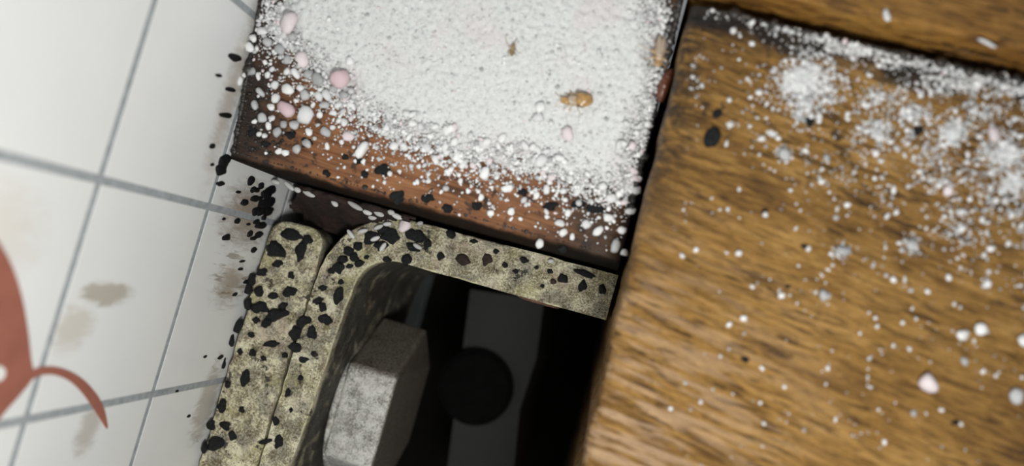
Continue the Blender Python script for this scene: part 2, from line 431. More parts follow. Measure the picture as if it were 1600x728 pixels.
def hexbolt():
    root = empty('hex_bolt', (1.47, -2.93, -2.39))
    a = 1.6; n = 6
    bm = bmesh.new()
    def ring(x, s, rot=0): return [bm.verts.new((x, s * math.cos(math.radians(60*i)), s * math.sin(math.radians(60*i)))) for i in range(6)]
    r0 = ring(.04, a); r1 = ring(.93, a)
    for i in range(6): bm.faces.new((r0[i], r0[(i+1) % 6], r1[(i+1) % 6], r1[i]))
    bm.faces.new(r0); bm.faces.new(r1)
    bmesh.ops.bevel(bm, geom=bm.edges[:], offset=.075, segments=3, profile=.5, affect='EDGES')
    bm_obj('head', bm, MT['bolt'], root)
    def disc(name, x0, x1, r, seg=40, rid=.02):
        bm = bmesh.new(); rings = [(x0, r - rid), (x0 + rid, r), (x1 - rid, r), (x1, r - rid)]
        vs = [[bm.verts.new((x, q*math.cos(2*math.pi*i/seg), q*math.sin(2*math.pi*i/seg))) for i in range(seg)] for x, q in rings]
        for A, B in zip(vs[:-1], vs[1:]):
            for i in range(seg): bm.faces.new((A[i], A[(i+1) % seg], B[(i+1) % seg], B[i]))
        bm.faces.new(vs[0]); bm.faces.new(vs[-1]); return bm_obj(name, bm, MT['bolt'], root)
    disc('washer_face', -.05, .05, 1.40)
    tag(root, 'grey steel hex bolt head standing in the recess against the angle bracket', 'bolt')
hexbolt()

# deep in the recess: a dim upright strip and a round black plug before it
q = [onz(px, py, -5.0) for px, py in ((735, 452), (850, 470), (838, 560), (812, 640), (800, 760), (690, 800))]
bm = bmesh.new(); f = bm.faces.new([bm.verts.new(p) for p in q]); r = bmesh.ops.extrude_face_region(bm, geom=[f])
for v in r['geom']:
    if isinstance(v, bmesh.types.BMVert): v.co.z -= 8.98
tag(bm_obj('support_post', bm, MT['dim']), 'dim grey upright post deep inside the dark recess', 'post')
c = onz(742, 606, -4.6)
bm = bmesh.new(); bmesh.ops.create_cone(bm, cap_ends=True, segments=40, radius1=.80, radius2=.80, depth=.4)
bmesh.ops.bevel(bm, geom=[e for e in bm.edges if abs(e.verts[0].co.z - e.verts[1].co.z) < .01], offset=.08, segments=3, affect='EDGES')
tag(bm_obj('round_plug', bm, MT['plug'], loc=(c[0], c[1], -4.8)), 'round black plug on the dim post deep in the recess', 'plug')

# packed rusty dirt filling the corner between block, plate and bracket
def dirt_h(x, y): return -.55 + .20 * fbm(x*1.6, y*1.6, 2) + .05 * nz(x*9, y*9) + .95 * max(0, min(1, (y + .05) / .5)) ** 1.5
def dirt_bed():
    xs = np.arange(WALL_X + .02, 2.3, .04); ys = np.arange(-.6, .555, .035); v = []; f = []; ok = {}
    n = len(ys)
    for i, x in enumerate(xs):
        for j, y in enumerate(ys):
            v.append((x, y, dirt_h(x, y)))
            ok[i, j] = x > .06 + .30 * nz(y*3.5, x*2, 4) + .1 * nz(y*11, 3) and (x > .9 - .4 * (y > 0) and math.hypot(x - 2.16, y + .80) > 1.2 and x < 2.2 or y > .47 or (y > -.08 and x < 1.2))
    for i in range(len(xs)-1):
        for j in range(n-1):
            if ok[i, j] and ok[i+1, j+1] and ok[i+1, j] and ok[i, j+1]: f.append((i*n+j, (i+1)*n+j, (i+1)*n+j+1, i*n+j+1))
    o = py_obj('rusty_dirt', v, f, MT['rusty'], None, True)
    o.modifiers.new('thick', 'SOLIDIFY').thickness = .04
    tag(o, 'dark rusty dirt packed in the corner between block, plate and bracket', 'dirt', kind='stuff')
dirt_bed()

# ------------------------------------------------------------------ grime flakes (parts of what they stick to)
def flake_mesh(rx, ry, h, ang, seed, seg=20, amp=1.0):
    rr = random.Random(seed); ph = rr.random() * 50
    v = []; f = []
    for k, (s, z) in enumerate(((1.0, -.01), (.86, h * .75), (.45, h))):
        for i in range(seg):
            t = 2*math.pi*i/seg; w = .98 + amp * .50 * nz(math.cos(t)*1.1 + ph, math.sin(t)*1.1, k*.3) + amp * .12 * nz(math.cos(t)*2.6 + ph, math.sin(t)*2.6)
            x = rx*s*w*math.cos(t); y = ry*s*w*math.sin(t)
            v.append((x*math.cos(ang) - y*math.sin(ang), x*math.sin(ang) + y*math.cos(ang), z * (1 + .5*nz(x*9+ph, y*9))))
    for k in (0, 1):
        for i in range(seg): f.append((k*seg+i, k*seg+(i+1) % seg, (k+1)*seg+(i+1) % seg, (k+1)*seg+i))
    f.append(tuple(range(2*seg, 3*seg)))
    me = bpy.data.meshes.new('grime_flake'); me.from_pydata(v, [], f); me.update(); me.polygons.foreach_set('use_smooth', [True] * len(f))
    return me
def flake(px, py, rx, ry, ang, parent, on='z0', mat='grime', h=.05, name='grime_flake'):
    P = onz(px, py, 0) if on == 'z0' else on_block(px, py) if on == 'block' else onz(px, py, BEAM_Z)
    u = unit_per_px(P)
    o = link(name, flake_mesh(rx*u, ry*u, h, math.radians(-ang + 15.6), int(px*7 + py*13)), MT[mat], parent)
    o.location = P
    return o
BR = [(529,461,9,14,20),(508,499,11,9,30),(488,519,8,11,0),(474,503,14,9,-30),(462,521,10,12,0),(462,543,12,8,10),(474,562,9,5,10),
 (445,555,5,5,0),(450,614,4,7,20),(431,657,5,8,-15),(436,690,9,11,0),(415,690,11,4,-15),(529,418,9,11,50),(518,423,5,6,0),(536,405,9,7,0),(554,402,8,8,0),
 (562,411,9,6,-20),(546,416,6,4,-15),(636,405,9,9,0),(605,405,6,5,0),(688,400,5,7,10),(545,392,10,8,20),(573,402,4,4,0),(650,368,17,11,20),
 (580,371,15,11,-20),(611,368,15,12,10),(789,414,5,5,0),(819,406,7,6,0),(880,435,9,8,10),(911,446,7,10,15),(806,424,5,4,0),(690,399,5,6,0),
 (704,366,9,7,30),(915,428,18,6,25),(848,447,4,3,0),(668,382,6,9,20),(645,386,12,7,20),(596,384,12,9,-15),(505,480,6,8,0),(490,552,4,4,0),
 (533,440,5,5,0),(470,590,4,5,0),(455,640,3,4,0),(497,470,9,6,-30),(505,450,7,5,0),(740,377,6,4,15),(775,393,5,4,0),(838,418,4,3,0),(600,360,12,7,-15),(560,385,10,7,-40),(941,452,6,9,0),(860,424,5,4,0)]
for p in BR: flake(*p, brk)
P0 = onz(838, 482, -.22); P0[1] = -.235
rp = link('rust_patch', flake_mesh(.40, .15, .03, .05, 77, amp=1.0), MT['rustpatch'], brk); rp.location = P0; rp.rotation_euler = (math.pi/2, 0, 0); rp['label'] = 'reddish-brown rust patch'
for p in [(723,405,14,9,15),(761,405,9,10,0),(864,440,6,5,0),(492,553,5,5,0)]:
    flake(*p, brk, mat='rusty', name='rust_flake', h=.03)['label'] = 'brown rust flake'
PL = [(430,389,17,13,10),(454,366,19,10,20),(434,412,8,6,0),(431,491,19,10,-20),(405,480,13,10,0),(405,456,10,8,0),(427,462,8,6,0),(385,450,9,10,0),
 (395,551,5,6,0),(375,549,4,5,0),(393,523,6,5,0),(383,590,8,13,15),(425,537,13,5,-5),(373,509,6,13,20),(347,634,8,11,0),(336,693,16,11,-20),
 (351,665,9,7,20),(363,681,6,7,0),(452,456,11,9,0),(416,505,8,8,0),(362,533,6,9,0),(348,566,5,11,10),(320,700,6,9,10),(470,392,8,16,10),(480,375,9,8,0),
 (410,425,8,7,0),(400,500,6,5,0),(455,430,5,6,0),(412,560,4,4,0),(356,601,4,6,0),(330,664,6,9,10),(388,476,7,9,0),(378,640,4,5,0),(442,478,7,6,0),(392,437,8,12,10)]
for p in PL: flake(*p, plate)
for p in [(622,306,13,12,0),(668,309,11,8,0),(699,325,10,8,0),(560,250,7,6,0),(598,265,13,9,0),(480,222,11,8,0),(455,210,10,7,0),(540,245,6,5,0),(510,270,7,6,0),(708,240,9,6,30),
          (415,225,9,5,0),(395,205,8,9,0),(745,322,9,7,0),(860,322,14,7,0),(905,318,12,8,0),(930,325,13,9,0),(880,390,8,6,0),(818,300,9,6,0),(570,272,7,6,0)]:
    flake(*p, block, 'block', h=.03)
for p in [(1195,330,5,4,0),(1258,385,7,4,20),(1230,448,5,3,0),(1165,562,7,5,0),(1493,660,6,5,0)]:
    flake(*p, beam, 'beam', h=.03)
def wall_fleck(px, py, ry, rz):
    P = onx(px, py, WALL_X)
    me = flake_mesh(ry * .8, rz * .85, .025, .15, int(px*3 + py), amp=.55)
    o = link('grime_fleck', me, MT['grime'], wall); o.location = P
    o.rotation_euler = (math.pi/2, 0, math.pi/2)
for p in [(366,90,.07,.22),(341,118,.03,.10),(353,371,.07,.16),(382,316,.07,.16),(396,296,.07,.14),(345,265,.12,.2),(350,252,.14,.2),(344,287,.05,.14),(331,228,.05,.08),(331,257,.03,.06),
          (349,342,.03,.05),(320,557,.03,.06),(276,611,.02,.04),(294,650,.03,.05),(370,345,.06,.1),(400,330,.10,.18),(402,352,.07,.12),(412,340,.06,.1),(352,180,.05,.22),(360,140,.04,.2),(344,558,.05,.1),(372,300,.03,.1),
          (405,310,.05,.12),(398,310,.07,.2),(411,318,.10,.26),(416,302,.12,.24),(407,331,.09,.2),(417,330,.10,.3),(420,316,.12,.3),(400,347,.06,.14),(409,352,.08,.2),(396,372,.05,.16),(404,366,.08,.18),(388,350,.03,.08),(424,296,.10,.2),(401,297,.05,.1),(378,408,.03,.12),(384,440,.05,.12),(366,460,.04,.1),(392,282,.10,.14),(408,290,.08,.12),(390,365,.07,.12),(396,390,.07,.12),(375,420,.03,.1)]:
    wall_fleck(*p)

# ------------------------------------------------------------------ powder heap on the block
def sdist(px, py, poly):
    """signed distance in px, positive inside"""
    px = np.asarray(px, float); py = np.asarray(py, float)
    d = np.full(px.shape, 1e9); ins = np.zeros(px.shape, bool)
    for (x0, y0), (x1, y1) in zip(poly, poly[1:] + poly[:1]):
        ex, ey = x1-x0, y1-y0; t = np.clip(((px-x0)*ex + (py-y0)*ey) / (ex*ex + ey*ey), 0, 1)
        d = np.minimum(d, np.hypot(px - x0 - t*ex, py - y0 - t*ey))
        c = ((y0 > py) != (y1 > py)) & (px < (x1-x0) * (py-y0) / (y1-y0 + 1e-9) + x0); ins ^= c
    return np.where(ins, d, -d)
HEAP = [(470,-400),(430,-60),(425,50),(480,110),(540,160),(600,205),(660,225),(730,250),(800,255),(870,272),(940,305),(975,300),(1000,250),(1022,170),(1035,110),(1035,30),(1010,-60),(1000,-400)]
def heap_h(X, Y):
    P = np.stack([X, Y, 1.9 + .25*(Y - .6)], -1); uv = project(P)
    return sdist(uv[..., 0], uv[..., 1], HEAP)
def heap():
    xs = np.arange(-.1, 5.39, .028); ys = np.arange(.7, 5.6, .028)
    X, Y = np.meshgrid(xs, ys, indexing='ij'); sd = heap_h(X, Y)
    H = np.zeros_like(X)
    for i in range(X.shape[0]):
        for j in range(X.shape[1]):
            s = sd[i, j]
            if s < -60: H[i, j] = -1; continue
            x, y = X[i, j], Y[i, j]
            H[i, j] = .10 * min(1, max(-1, (s + 26 * fbm(x*2.2, y*2.2) + 16 * nz(x*11, y*11)) / 40)) + .035 * nz(x*17, y*17, 3) + .02 * nz(x*33, y*33, 4)
    idx = -np.ones(X.shape, int); v = []; f = []
    ok = H > -.015
    for i in range(X.shape[0]-1):
        for j in range(X.shape[1]-1):
            q = ((i, j), (i+1, j), (i+1, j+1), (i, j+1))
            if not all(ok[a] for a in q): continue
            for a in q:
                if idx[a] < 0:
                    idx[a] = len(v); v.append((X[a], Y[a], block_z(Y[a]) + H[a]))
            f.append(tuple(idx[a] for a in q))
    o = py_obj('white_powder', v, f, MT['powder'], None, True)
    tag(o, 'thick crust of fine white powder covering the top of the dark brown block', 'powder', kind='stuff')
heap()

ICO = bmesh.new(); bmesh.ops.create_icosphere(ICO, subdivisions=1, radius=1)
IV = np.array([v.co[:] for v in ICO.verts]); IFc = np.array([[v.index for v in f.verts] for f in ICO.faces]); ICO.free()
def grains(name, pts, radii, mat, label, cat, flat=.7, stretch=None):
    """one mesh of many tiny facetted grains nobody could count"""
    n = len(pts); pts = np.asarray(pts); radii = np.asarray(radii)
    q = NR.normal(size=(n, 4)); q /= np.linalg.norm(q, axis=1)[:, None]; w, x, y, z = q.T
    Rm = np.stack([1-2*(y*y+z*z), 2*(x*y-z*w), 2*(x*z+y*w), 2*(x*y+z*w), 1-2*(x*x+z*z), 2*(y*z-x*w), 2*(x*z-y*w), 2*(y*z+x*w), 1-2*(x*x+y*y)], -1).reshape(n, 3, 3)
    sc = NR.uniform(.6, 1.25, (n, 1, 3)) * (1 + NR.uniform(-.18, .18, (n, len(IV), 1)))
    V = np.einsum('nij,nkj->nki', Rm, IV[None] * sc) * radii[:, None, None]
    V[..., 2] *= flat
    V += pts[:, None, :]
    Fc = (IFc[None] + (np.arange(n) * len(IV))[:, None, None]).reshape(-1, 3)
    me = bpy.data.meshes.new(name); me.vertices.add(n * len(IV)); me.vertices.foreach_set('co', V.reshape(-1))
    me.loops.add(Fc.size); me.loops.foreach_set('vertex_index', Fc.reshape(-1).astype(np.int32))
    me.polygons.add(len(Fc)); me.polygons.foreach_set('loop_start', np.arange(0, Fc.size, 3, dtype=np.int32))
    me.update(calc_edges=True); me.validate()
    o = link(name, me, MT[mat]); tag(o, label, cat, kind='stuff'); return o

def block_pts(px, py):
    """array version of on_block"""
    d = np.stack([px - 800., py - 364., np.full_like(px, F)], -1) @ M3.T
    k = .25; t = (1.9 - .6*k + k*CAM[1] - CAM[2]) / (d[:, 2] - k * d[:, 1])
    return CAM + d * t[:, None]
def plane_pts(px, py, z):
    d = np.stack([px - 800., py - 364., np.full_like(px, F)], -1) @ M3.T
    return CAM + d * ((z - CAM[2]) / d[:, 2])[:, None]

# powder grains on the block: dense at the rim of the heap, thinning out over the bare wood
px = NR.uniform(350, 1050, 110000); py = NR.uniform(-60, 430, 110000)
sd = sdist(px, py, HEAP)
dens = np.where(sd > 45, .05, np.where(sd > 0, .05 + .45 * (1 - sd / 45), np.exp(sd / 24.) * .50))
P = block_pts(px, py)
ok = (NR.random(len(px)) < dens) & (P[:, 0] > -.1) & (P[:, 0] < 5.47 - .03 * P[:, 1]) & (P[:, 1] > .70)
P, s2 = P[ok], sd[ok]
rad = np.exp(NR.normal(np.log(.0125), .50, len(P))) * np.where(s2 < 20, 1.15, .8); rad = np.clip(rad, .005, .05)
P[:, 2] += np.clip((s2 + 12) / 40, 0, 1) * .10 + rad * .5
grains('powder_grains', P, rad, 'mixg', 'countless tiny white and grey grains at the rim of the powder on the block', 'powder')

# fine grains on the beam
px = NR.uniform(1060, 1640, 130000); py = NR.uniform(-10, 740, 130000)
line = py - (130 + .52 * (px - 1100))                       # below the spray line > 0
groove = py - (2 + .272 * (px - 1120))
dens = .004 + .10 * np.exp(-np.maximum(line, 0) / 60.) * np.clip((px - 1120) / 160, 0.05, 1) + .75 * np.exp(-((groove - 9) / 9.)**2)
pn = np.array([fbm(a * .013, b * .013, 4) for a, b in zip(px, py)])
dens *= np.clip(.55 + 1.5 * pn, .1, 2.2)
for cx, cy, rx, ry, a in [(1262,130,40,34,.9),(1255,170,22,22,.5),(1335,75,40,13,.8),(1420,90,60,16,.6),(1500,130,60,16,.6),(1580,140,40,14,.5),(1310,55,40,14,.5),(1425,180,24,16,.5),(1490,205,30,22,.5),(1565,240,34,30,.6),(1585,285,24,26,.5),(1370,200,26,20,.4),(1450,240,26,20,.3),
                          (1315,392,14,10,.5),(1423,383,12,12,.5),(1225,240,12,10,.5),(1385,150,34,14,.4),(1540,175,30,16,.4),(1090,20,20,12,.18),(1085,100,16,40,.06)]:
    dens = np.maximum(dens, a * np.exp(-((px-cx)/rx)**2 - ((py-cy)/ry)**2))
ok = NR.random(len(px)) < dens
P = plane_pts(px, py, BEAM_Z)[ok]; P = P[(P[:, 0] > 5.66) & (P[:, 1] < 3.71)]
rad = np.clip(np.exp(NR.normal(np.log(.0125), .45, len(P))), .005, .045); P[:, 2] += rad * .5
grains('sprinkled_powder', P, rad, 'mixg', 'fine white powder sprinkled over the upper right of the broad honey-brown beam', 'powder')

# thicker smears of powder on the beam
def film():
    xs = np.arange(5.75, 10.2, .03); ys = np.arange(.6, 3.70, .03); X, Y = np.meshgrid(xs, ys, indexing='ij')
    uv = project(np.stack([X, Y, np.full_like(X, BEAM_Z)], -1)); v = []; f = []; H = np.full(X.shape, -1.)
    for i in range(len(xs)):
        for j in range(len(ys)):
            a, b = uv[i, j]; g = b - (2 + .272 * (a - 1120)); d = .62 * math.exp(-((g - 8) / 8.)**2) * (1 if a > 1110 else 0)
            for cx, cy, rx, ry, w in SMEARS: d = max(d, w * math.exp(-((a-cx)/rx)**2 - ((b-cy)/ry)**2))
            x, y = X[i, j], Y[i, j]
            H[i, j] = .05 * (d - .36 + .42 * nz(x*4.2 + y, y*3.1) + .34 * nz(x*12 + y*3, y*8, 2)) + .012 * nz(x*25, y*25, 5)
    idx = {}
    for i in range(len(xs)-1):
        for j in range(len(ys)-1):
            q = ((i, j), (i+1, j), (i+1, j+1), (i, j+1))
            if min(H[a] for a in q) < -.004: continue
            for a in q:
                if a not in idx: idx[a] = len(v); v.append((X[a], Y[a], BEAM_Z + min(.05, H[a])))
            f.append(tuple(idx[a] for a in q))
    o = py_obj('powder_smear', v, f, MT['powder'], None, True)
    tag(o, 'caked white powder smears along the groove and upper right of the honey-brown beam', 'powder', kind='stuff')
SMEARS = [(1262,125,34,34,.75),(1255,165,18,22,.55),(1335,78,40,13,.5),(1425,180,22,13,.55),(1490,205,26,20,.6),(1565,240,32,28,.65),(1585,285,20,24,.6),(1372,212,18,10,.5),(1225,240,8,8,.6),(1315,392,10,8,.6),(1423,383,9,10,.6),(1440,95,40,12,.4)]
film()

# black dirt crumbs along the seams
pts = []; rad = []
def seam(a, b, n, w, fz, r0=.03):
    for _ in range(n):
        t = R.random(); x = a[0] + (b[0]-a[0])*t + R.gauss(0, w); y = a[1] + (b[1]-a[1])*t + R.gauss(0, w)
        p = fz(x, y); r = r0 * math.exp(R.gauss(0, .45))
        pts.append(p + np.array([0, 0, r * .4])); rad.append(r)
def in_block(x, y):
    p = on_block(x, y); p[0] = max(WALL_X + .08, min(5.46 - .03 * p[1], p[0])); p[1] = max(.66, p[1]); p[2] = block_z(p[1]); return p
seam((392, 10), (352, 245), 700, 4, in_block, .015)
seam((380, 120), (420, 225), 500, 20, in_block, .014)
seam((362, 244), (960, 420), 200, 7, in_block, .010)
seam((1074, 0), (1050, 120), 420, 4, in_block, .019)
seam((1052, 20), (1012, 330), 420, 7, in_block, .024)
seam((1010, 0), (1065, 60), 260, 12, in_block, .018)
grains('black_dirt', pts, rad, 'dirt', 'black dirt crumbs along the wall and seam edges of the brown block', 'dirt', .6)
pts = []; rad = []
def in_beam(x, y):
    p = onz(x, y, BEAM_Z); p[0] = max(5.84, p[0]); p[1] = min(3.70, p[1]); return p
seam((1100, 0), (1600, 124), 420, 9, in_beam, .02)
grains('groove_dirt', pts, rad, 'dirt', 'black dirt crumbs along the groove and upper left edge of the honey-brown beam', 'dirt', .6)

# ------------------------------------------------------------------ countable granules, pellets and lumps
def pebble(seed, sub=2):
    rr = random.Random(seed); bm = bmesh.new(); bmesh.ops.create_icosphere(bm, subdivisions=sub, radius=1)
    pl = [(Vector((rr.gauss(0, 1), rr.gauss(0, 1), rr.gauss(0, 1))).normalized(), rr.uniform(.55, .9)) for _ in range(8)]
    for v in bm.verts:
        d = v.co.normalized(); r = 1.0
        for n_, k in pl:
            c_ = n_.dot(d)
            if c_ > .05: r = min(r, k / c_)
        v.co = d * r * (1 + .05 * nz(d.x*3 + seed, d.y*3, d.z*3))
    me = bpy.data.meshes.new('granule'); bm.to_mesh(me); bm.free()
    me.polygons.foreach_set('use_smooth', [True] * len(me.polygons)); return me
PEB = {}
for kind in ('white', 'grey', 'pink', 'palepink'):
    PEB[kind] = []
    for s in range(5):
        me = pebble(s * 3 + 1); me.materials.append(MT[kind]); PEB[kind].append(me)
SMALL = []
def drop(name, px, py, r, kind, label, group=None, where='block', el=1.0, ang=0.0, fl=.65, cat='granule', me=None, lift=.0):
    P = on_block(px, py) if where == 'block' else onz(px, py, {'beam': BEAM_Z, 'rail': RAIL_Z, 'metal': 0.0}.get(where, where if not isinstance(where, str) else 0))
    u = unit_per_px(P); rw = r * u
    if where == 'block':
        s = float(heap_h(np.array(P[0]), np.array(P[1]))); P[2] += max(0, min(1, (s + 12) / 40)) * .10
    o = link(name, me or R.choice(PEB[kind]))
    k_ = R.uniform(.8, 1.12) if el == 1 else el
    o.scale = (rw * 1.08 * k_, rw * 1.08 * (1 / math.sqrt(el) if el > 1 else 1.9 - k_), rw * fl)
    o.rotation_euler = (R.uniform(-.25, .25), R.uniform(-.25, .25), math.radians(-ang + 15.6) if el > 1 else R.uniform(0, 6.3))
    P[2] += rw * fl * .85 + lift
    o.location = P
    tag(o, label, cat, group)
    if group: SMALL.append((o, px, py, kind, where))
    return o

# the large ones, each with its own description
BIG = [
 (459,43,17,'palepink','pale pink blurred clump half sunk in the powder nearest the upper wall corner','block'),
 (536,127,17,'pink','largest and pinkest granule, standing alone at the left rim of the solid powder','block'),
 (450,173,16,'pink','big rose-pink granule left of the big white one at the heap\'s lower left','block'),
 (480,182,17,'white','big rugged white granule touching the right side of a rose-pink one','block'),
 (478,97,14,'palepink','cream-pink granule between the pale pink clump and the small white cluster','block'),
 (500,126,12,'grey','large greyish granule left of the pinkest granule','block'),
 (567,235,13,'white','bright white angular granule lying alone where the heap meets the bare brown wood','block'),
 (546,214,10,'palepink','pale pink granule just above left of the bright angular white one','block'),
 (392,75,9,'white','bright white granule touching the wall edge, lower of a pair','block'),
 (397,61,7,'white','bright white granule close to the wall edge, upper of a pair','block'),
 (845,172,10,'white','bright white granule below left of the amber insect, upper of a touching pair','block'),
 (843,187,10,'white','bright white granule below left of the amber insect, lower of a touching pair','block'),
 (888,213,12,'palepink','large pale granule in the heap under the amber insect','block'),
 (847,254,12,'white','large white granule at the lower rim of the heap, below the bright pair','block'),
 (758,271,11,'white','bright white granule set in the lower rim of the heap at its middle','block'),
 (917,351,9,'white','white granule on bare wood near the beam, left of a like one','block'),
 (934,361,9,'white','white granule on bare wood near the beam, right of a like one','block'),
 (843,381,8,'white','white granule lying lowest on the bare wood, just above the bracket','block'),
 (961,385,11,'grey','greyish granule on the bare wood closest to the block\'s lower right corner','block'),
 (634,353,12,'palepink','plump pinkish white lump at the top of the bracket bend','metal'),
 (1447,597,17,'palepink','largest granule on the honey-brown beam, pale pink and lying alone','beam'),
 (1502,523,11,'white','round white granule on the lower beam, left one of a close pair','beam'),
 (1530,513,11,'white','oval white granule on the lower beam, right one of a close pair','beam'),
 (1599,531,12,'white','white granule on the lower beam cut by the photo\'s right edge','beam'),
 (1585,618,13,'grey','grey-white angular granule on the beam near the lower right corner of the photo','beam'),
 (1549,212,12,'palepink','round pale pink granule in the speckled upper right of the beam','beam'),
 (1478,299,9,'palepink','roundish pale granule alone below the speckled part of the beam','beam'),
 (1286,462,10,'grey','grey blurred granule at the middle of the honey-brown beam','beam'),
 (1424,383,10,'grey','grey crumbly granule on the beam, right of a similar one','beam'),
 (1315,392,12,'grey','grey crumbly granule on the beam with fine powder around it','beam'),
 (1225,242,11,'grey','grey granule on the beam right of the large black lump','beam'),
 (1426,645,6,'grey','small grey granule on the lower beam below left of the largest pink one','beam'),
 (1505,565,7,'grey','dim grey granule on the lower beam below the close white pair','beam'),
]
for x, y, r, k, lab, w in BIG: drop('granule', x, y, r, k, lab, None, w)
# groups that nothing tells apart
GL = ('small white granule among many at the left end of the powder heap', 'white granules at the left end of the heap')
GG = ('small translucent grey granule among many at the left end of the powder heap', 'grey granules at the left end of the heap')
GB = ('small white granule on the bare brown wood below the powder heap', 'white granules on the bare wood of the block')
GR = ('small white granule embedded in the lower rim of the powder heap', 'white granules in the lower rim of the heap')
GH = ('tiny white granule lying alone on the lower half of the honey-brown beam', 'white granules on the lower beam')
GU = ('tiny white granule in the speckled upper half of the honey-brown beam', 'white granules on the upper beam')
for x, y, r in [(411,51,9),(376,128,8),(419,118,6),(426,109,5),(424,167,5),(433,155,9),(425,168,7),(430,134,8),(452,140,11),(464,116,9),(513,150,10),(499,152,8),(484,207,7),
                (448,239,7),(437,237,6),(421,198,7),(415,213,5),(406,210,5),(399,190,5),(539,192,7),(512,229,6),(449,113,6),(471,139,7),(490,165,5),(500,180,6),(522,178,6),(426,185,6),(383,118,5),(440,165,5),
                (415,98,5),(405,120,6),(520,200,5),(535,222,5),(551,100,8),(550,165,6),(530,165,7)]:
    drop('granule', x, y, r, 'white', *GL)
for x, y, r in [(481,225,9),(511,207,10),(466,233,9),(435,208,9),(411,186,9),(409,145,8),(395,113,8),(478,150,10),(463,196,9),(445,195,8),(420,68,9),(440,80,10),(460,60,9),(400,165,8),(485,118,8),(508,165,8),(492,217,4),(450,95,8),(523,142,7),(540,150,8)]:
    drop('granule', x, y, r, 'grey', *GG)
for x, y, r in [(854,297,8),(838,305,7),(767,333,7),(799,332,7),(875,350,8),(880,364,8),(894,370,6),(793,295,9),(888,333,7),(854,331,5),(823,320,5),(655,260,5),(640,245,4),(700,270,6),(720,283,5),(731,300,4),(690,300,4),
                (610,272,5),(625,268,4),(902,300,8),(950,340,9),(972,360,8),(955,310,10),(985,330,8),(975,395,7),(799,342,4),(813,342,4),(752,309,6),(765,318,4),(718,336,3)]:
    drop('granule', x, y, r, 'white', *GB)
n = 0
while n < 70:
    x = R.uniform(520, 1000); y = R.uniform(170, 320); s = float(sdist(np.array(x), np.array(y), HEAP))
    if -22 < s < 38:
        drop('granule', x, y, R.uniform(4, 8.5), R.choice(['white', 'white', 'palepink', 'white']), *GR); n += 1
for x, y, r in [(1395,437,6),(1481,434,6),(1541,444,8),(1195,336,5),(1262,389,5),(1139,507,5),(1161,497,6),(1190,575,4),(1225,604,4),(1095,628,4),(1048,638,4),(1293,575,4),(1395,540,4),(1535,580,5),(1555,587,4),(1470,640,4),(1500,662,4),(1305,655,4),(1367,497,4),(1370,510,4),(1410,504,4),
                (1448,455,5),(1500,480,3),(1087,390,5),(1220,462,6),(1175,448,4),(1112,310,3),(1137,327,4),(1135,395,3),(1490,475,4),(1575,380,5),(1550,388,5),(1420,545,4),(1360,605,3),(1290,600,3),(1372,640,3)]:
    drop('granule', x, y, r, 'white', *GH, 'beam')
n = 0
while n < 85:
    x = R.uniform(1130, 1610); y = R.uniform(40, 400); l = y - (130 + .52 * (x - 1100)); g = y - (22 + .272 * (x - 1120))
    if g > 8 and R.random() < math.exp(-max(0, l) / 70.):
        drop('granule', x, y, R.uniform(3.0, 6.5), R.choice(['white', 'white', 'grey', 'white']), *GU, 'beam'); n += 1

# slim pellets along the crack and on the bracket
def pellet_mesh():
    bm = bmesh.new(); bmesh.ops.create_uvsphere(bm, u_segments=12, v_segments=10, radius=1)
    for v in bm.verts:
        x, y, z = v.co; k = math.atan2(y, x)
        s = 1 + .10 * math.cos(6 * k) * (1 - z*z)
        v.co = Vector((z, x * s, y * s))
    me = bpy.data.meshes.new('pellet'); bm.to_mesh(me); bm.free(); me.polygons.foreach_set('use_smooth', [True] * len(me.polygons))
    me.materials.append(MT['pellet']); return me
PM = pellet_mesh()
def pellet(x, y, a, b, ang, where, label, group=None):
    if where == 'crack':
        z = .2
        for _ in range(25):
            P = onz(x, y, z); P[1] = min(P[1], .53); z = dirt_h(P[0], P[1])
        P = np.array([P[0], P[1], z])
    else: P = onz(x, y, where)
    u = unit_per_px(P)
    o = link('pellet', PM); o.scale = (a*u, b*u, b*u*.8); o.rotation_euler = (0, 0, math.radians(-ang + 15.6) - 0.0)
    P[2] += b*u*.8; o.location = P; tag(o, label, 'pellet', group)
LP = 'pale pellets along the crack'
PN = ['leftmost', 'second from the left', 'third from the left', 'fourth from the left', 'fifth from the left', 'middle one', 'fifth from the right', 'fourth from the right', 'third from the right', 'second from the right', 'rightmost']
for i, (x, y, a, ang) in enumerate(sorted([(453,291,11,40),(432,285,7,15),(484,303,11,25),(466,297,6,30),(524,318,7,45),(556,322,14,30),(575,332,8,20),(593,334,9,25),(583,340,7,5),(621,338,10,25),(612,332,6,20)])):
    pellet(x, y, a, 4.2, ang, 'crack', f'slim pale pellet in the crack under the block, {PN[i]} of the row', LP)
for x, y, a, ang, lab in [(549,366,9,50,'whitish slim pellet on the outer edge of the bracket bend'),(587,373,8,-20,'pale grey pellet lying flat on the bracket bend, below the crack'),
                     (599,386,8,-55,'grey pellet on the bracket bend close above the inner curve, tilted upright'),(653,385,8,30,'grey pellet on the bracket right below the plump pinkish lump'),
                     (568,361,8,-12,'thin pellet on the bracket rim, lower of three in a row'),(592,355,8,-22,'thin pellet on the bracket rim, middle of three in a row'),(606,350,7,-5,'thin pellet on the bracket rim, upper of three in a row'),
                     (861,408,5,0,'small white pellet on the right arm of the bracket'),(657,349,5,-10,'small pale pellet right of the plump pinkish lump')]:
    pellet(x, y, a, 3.6, ang, .03, lab)

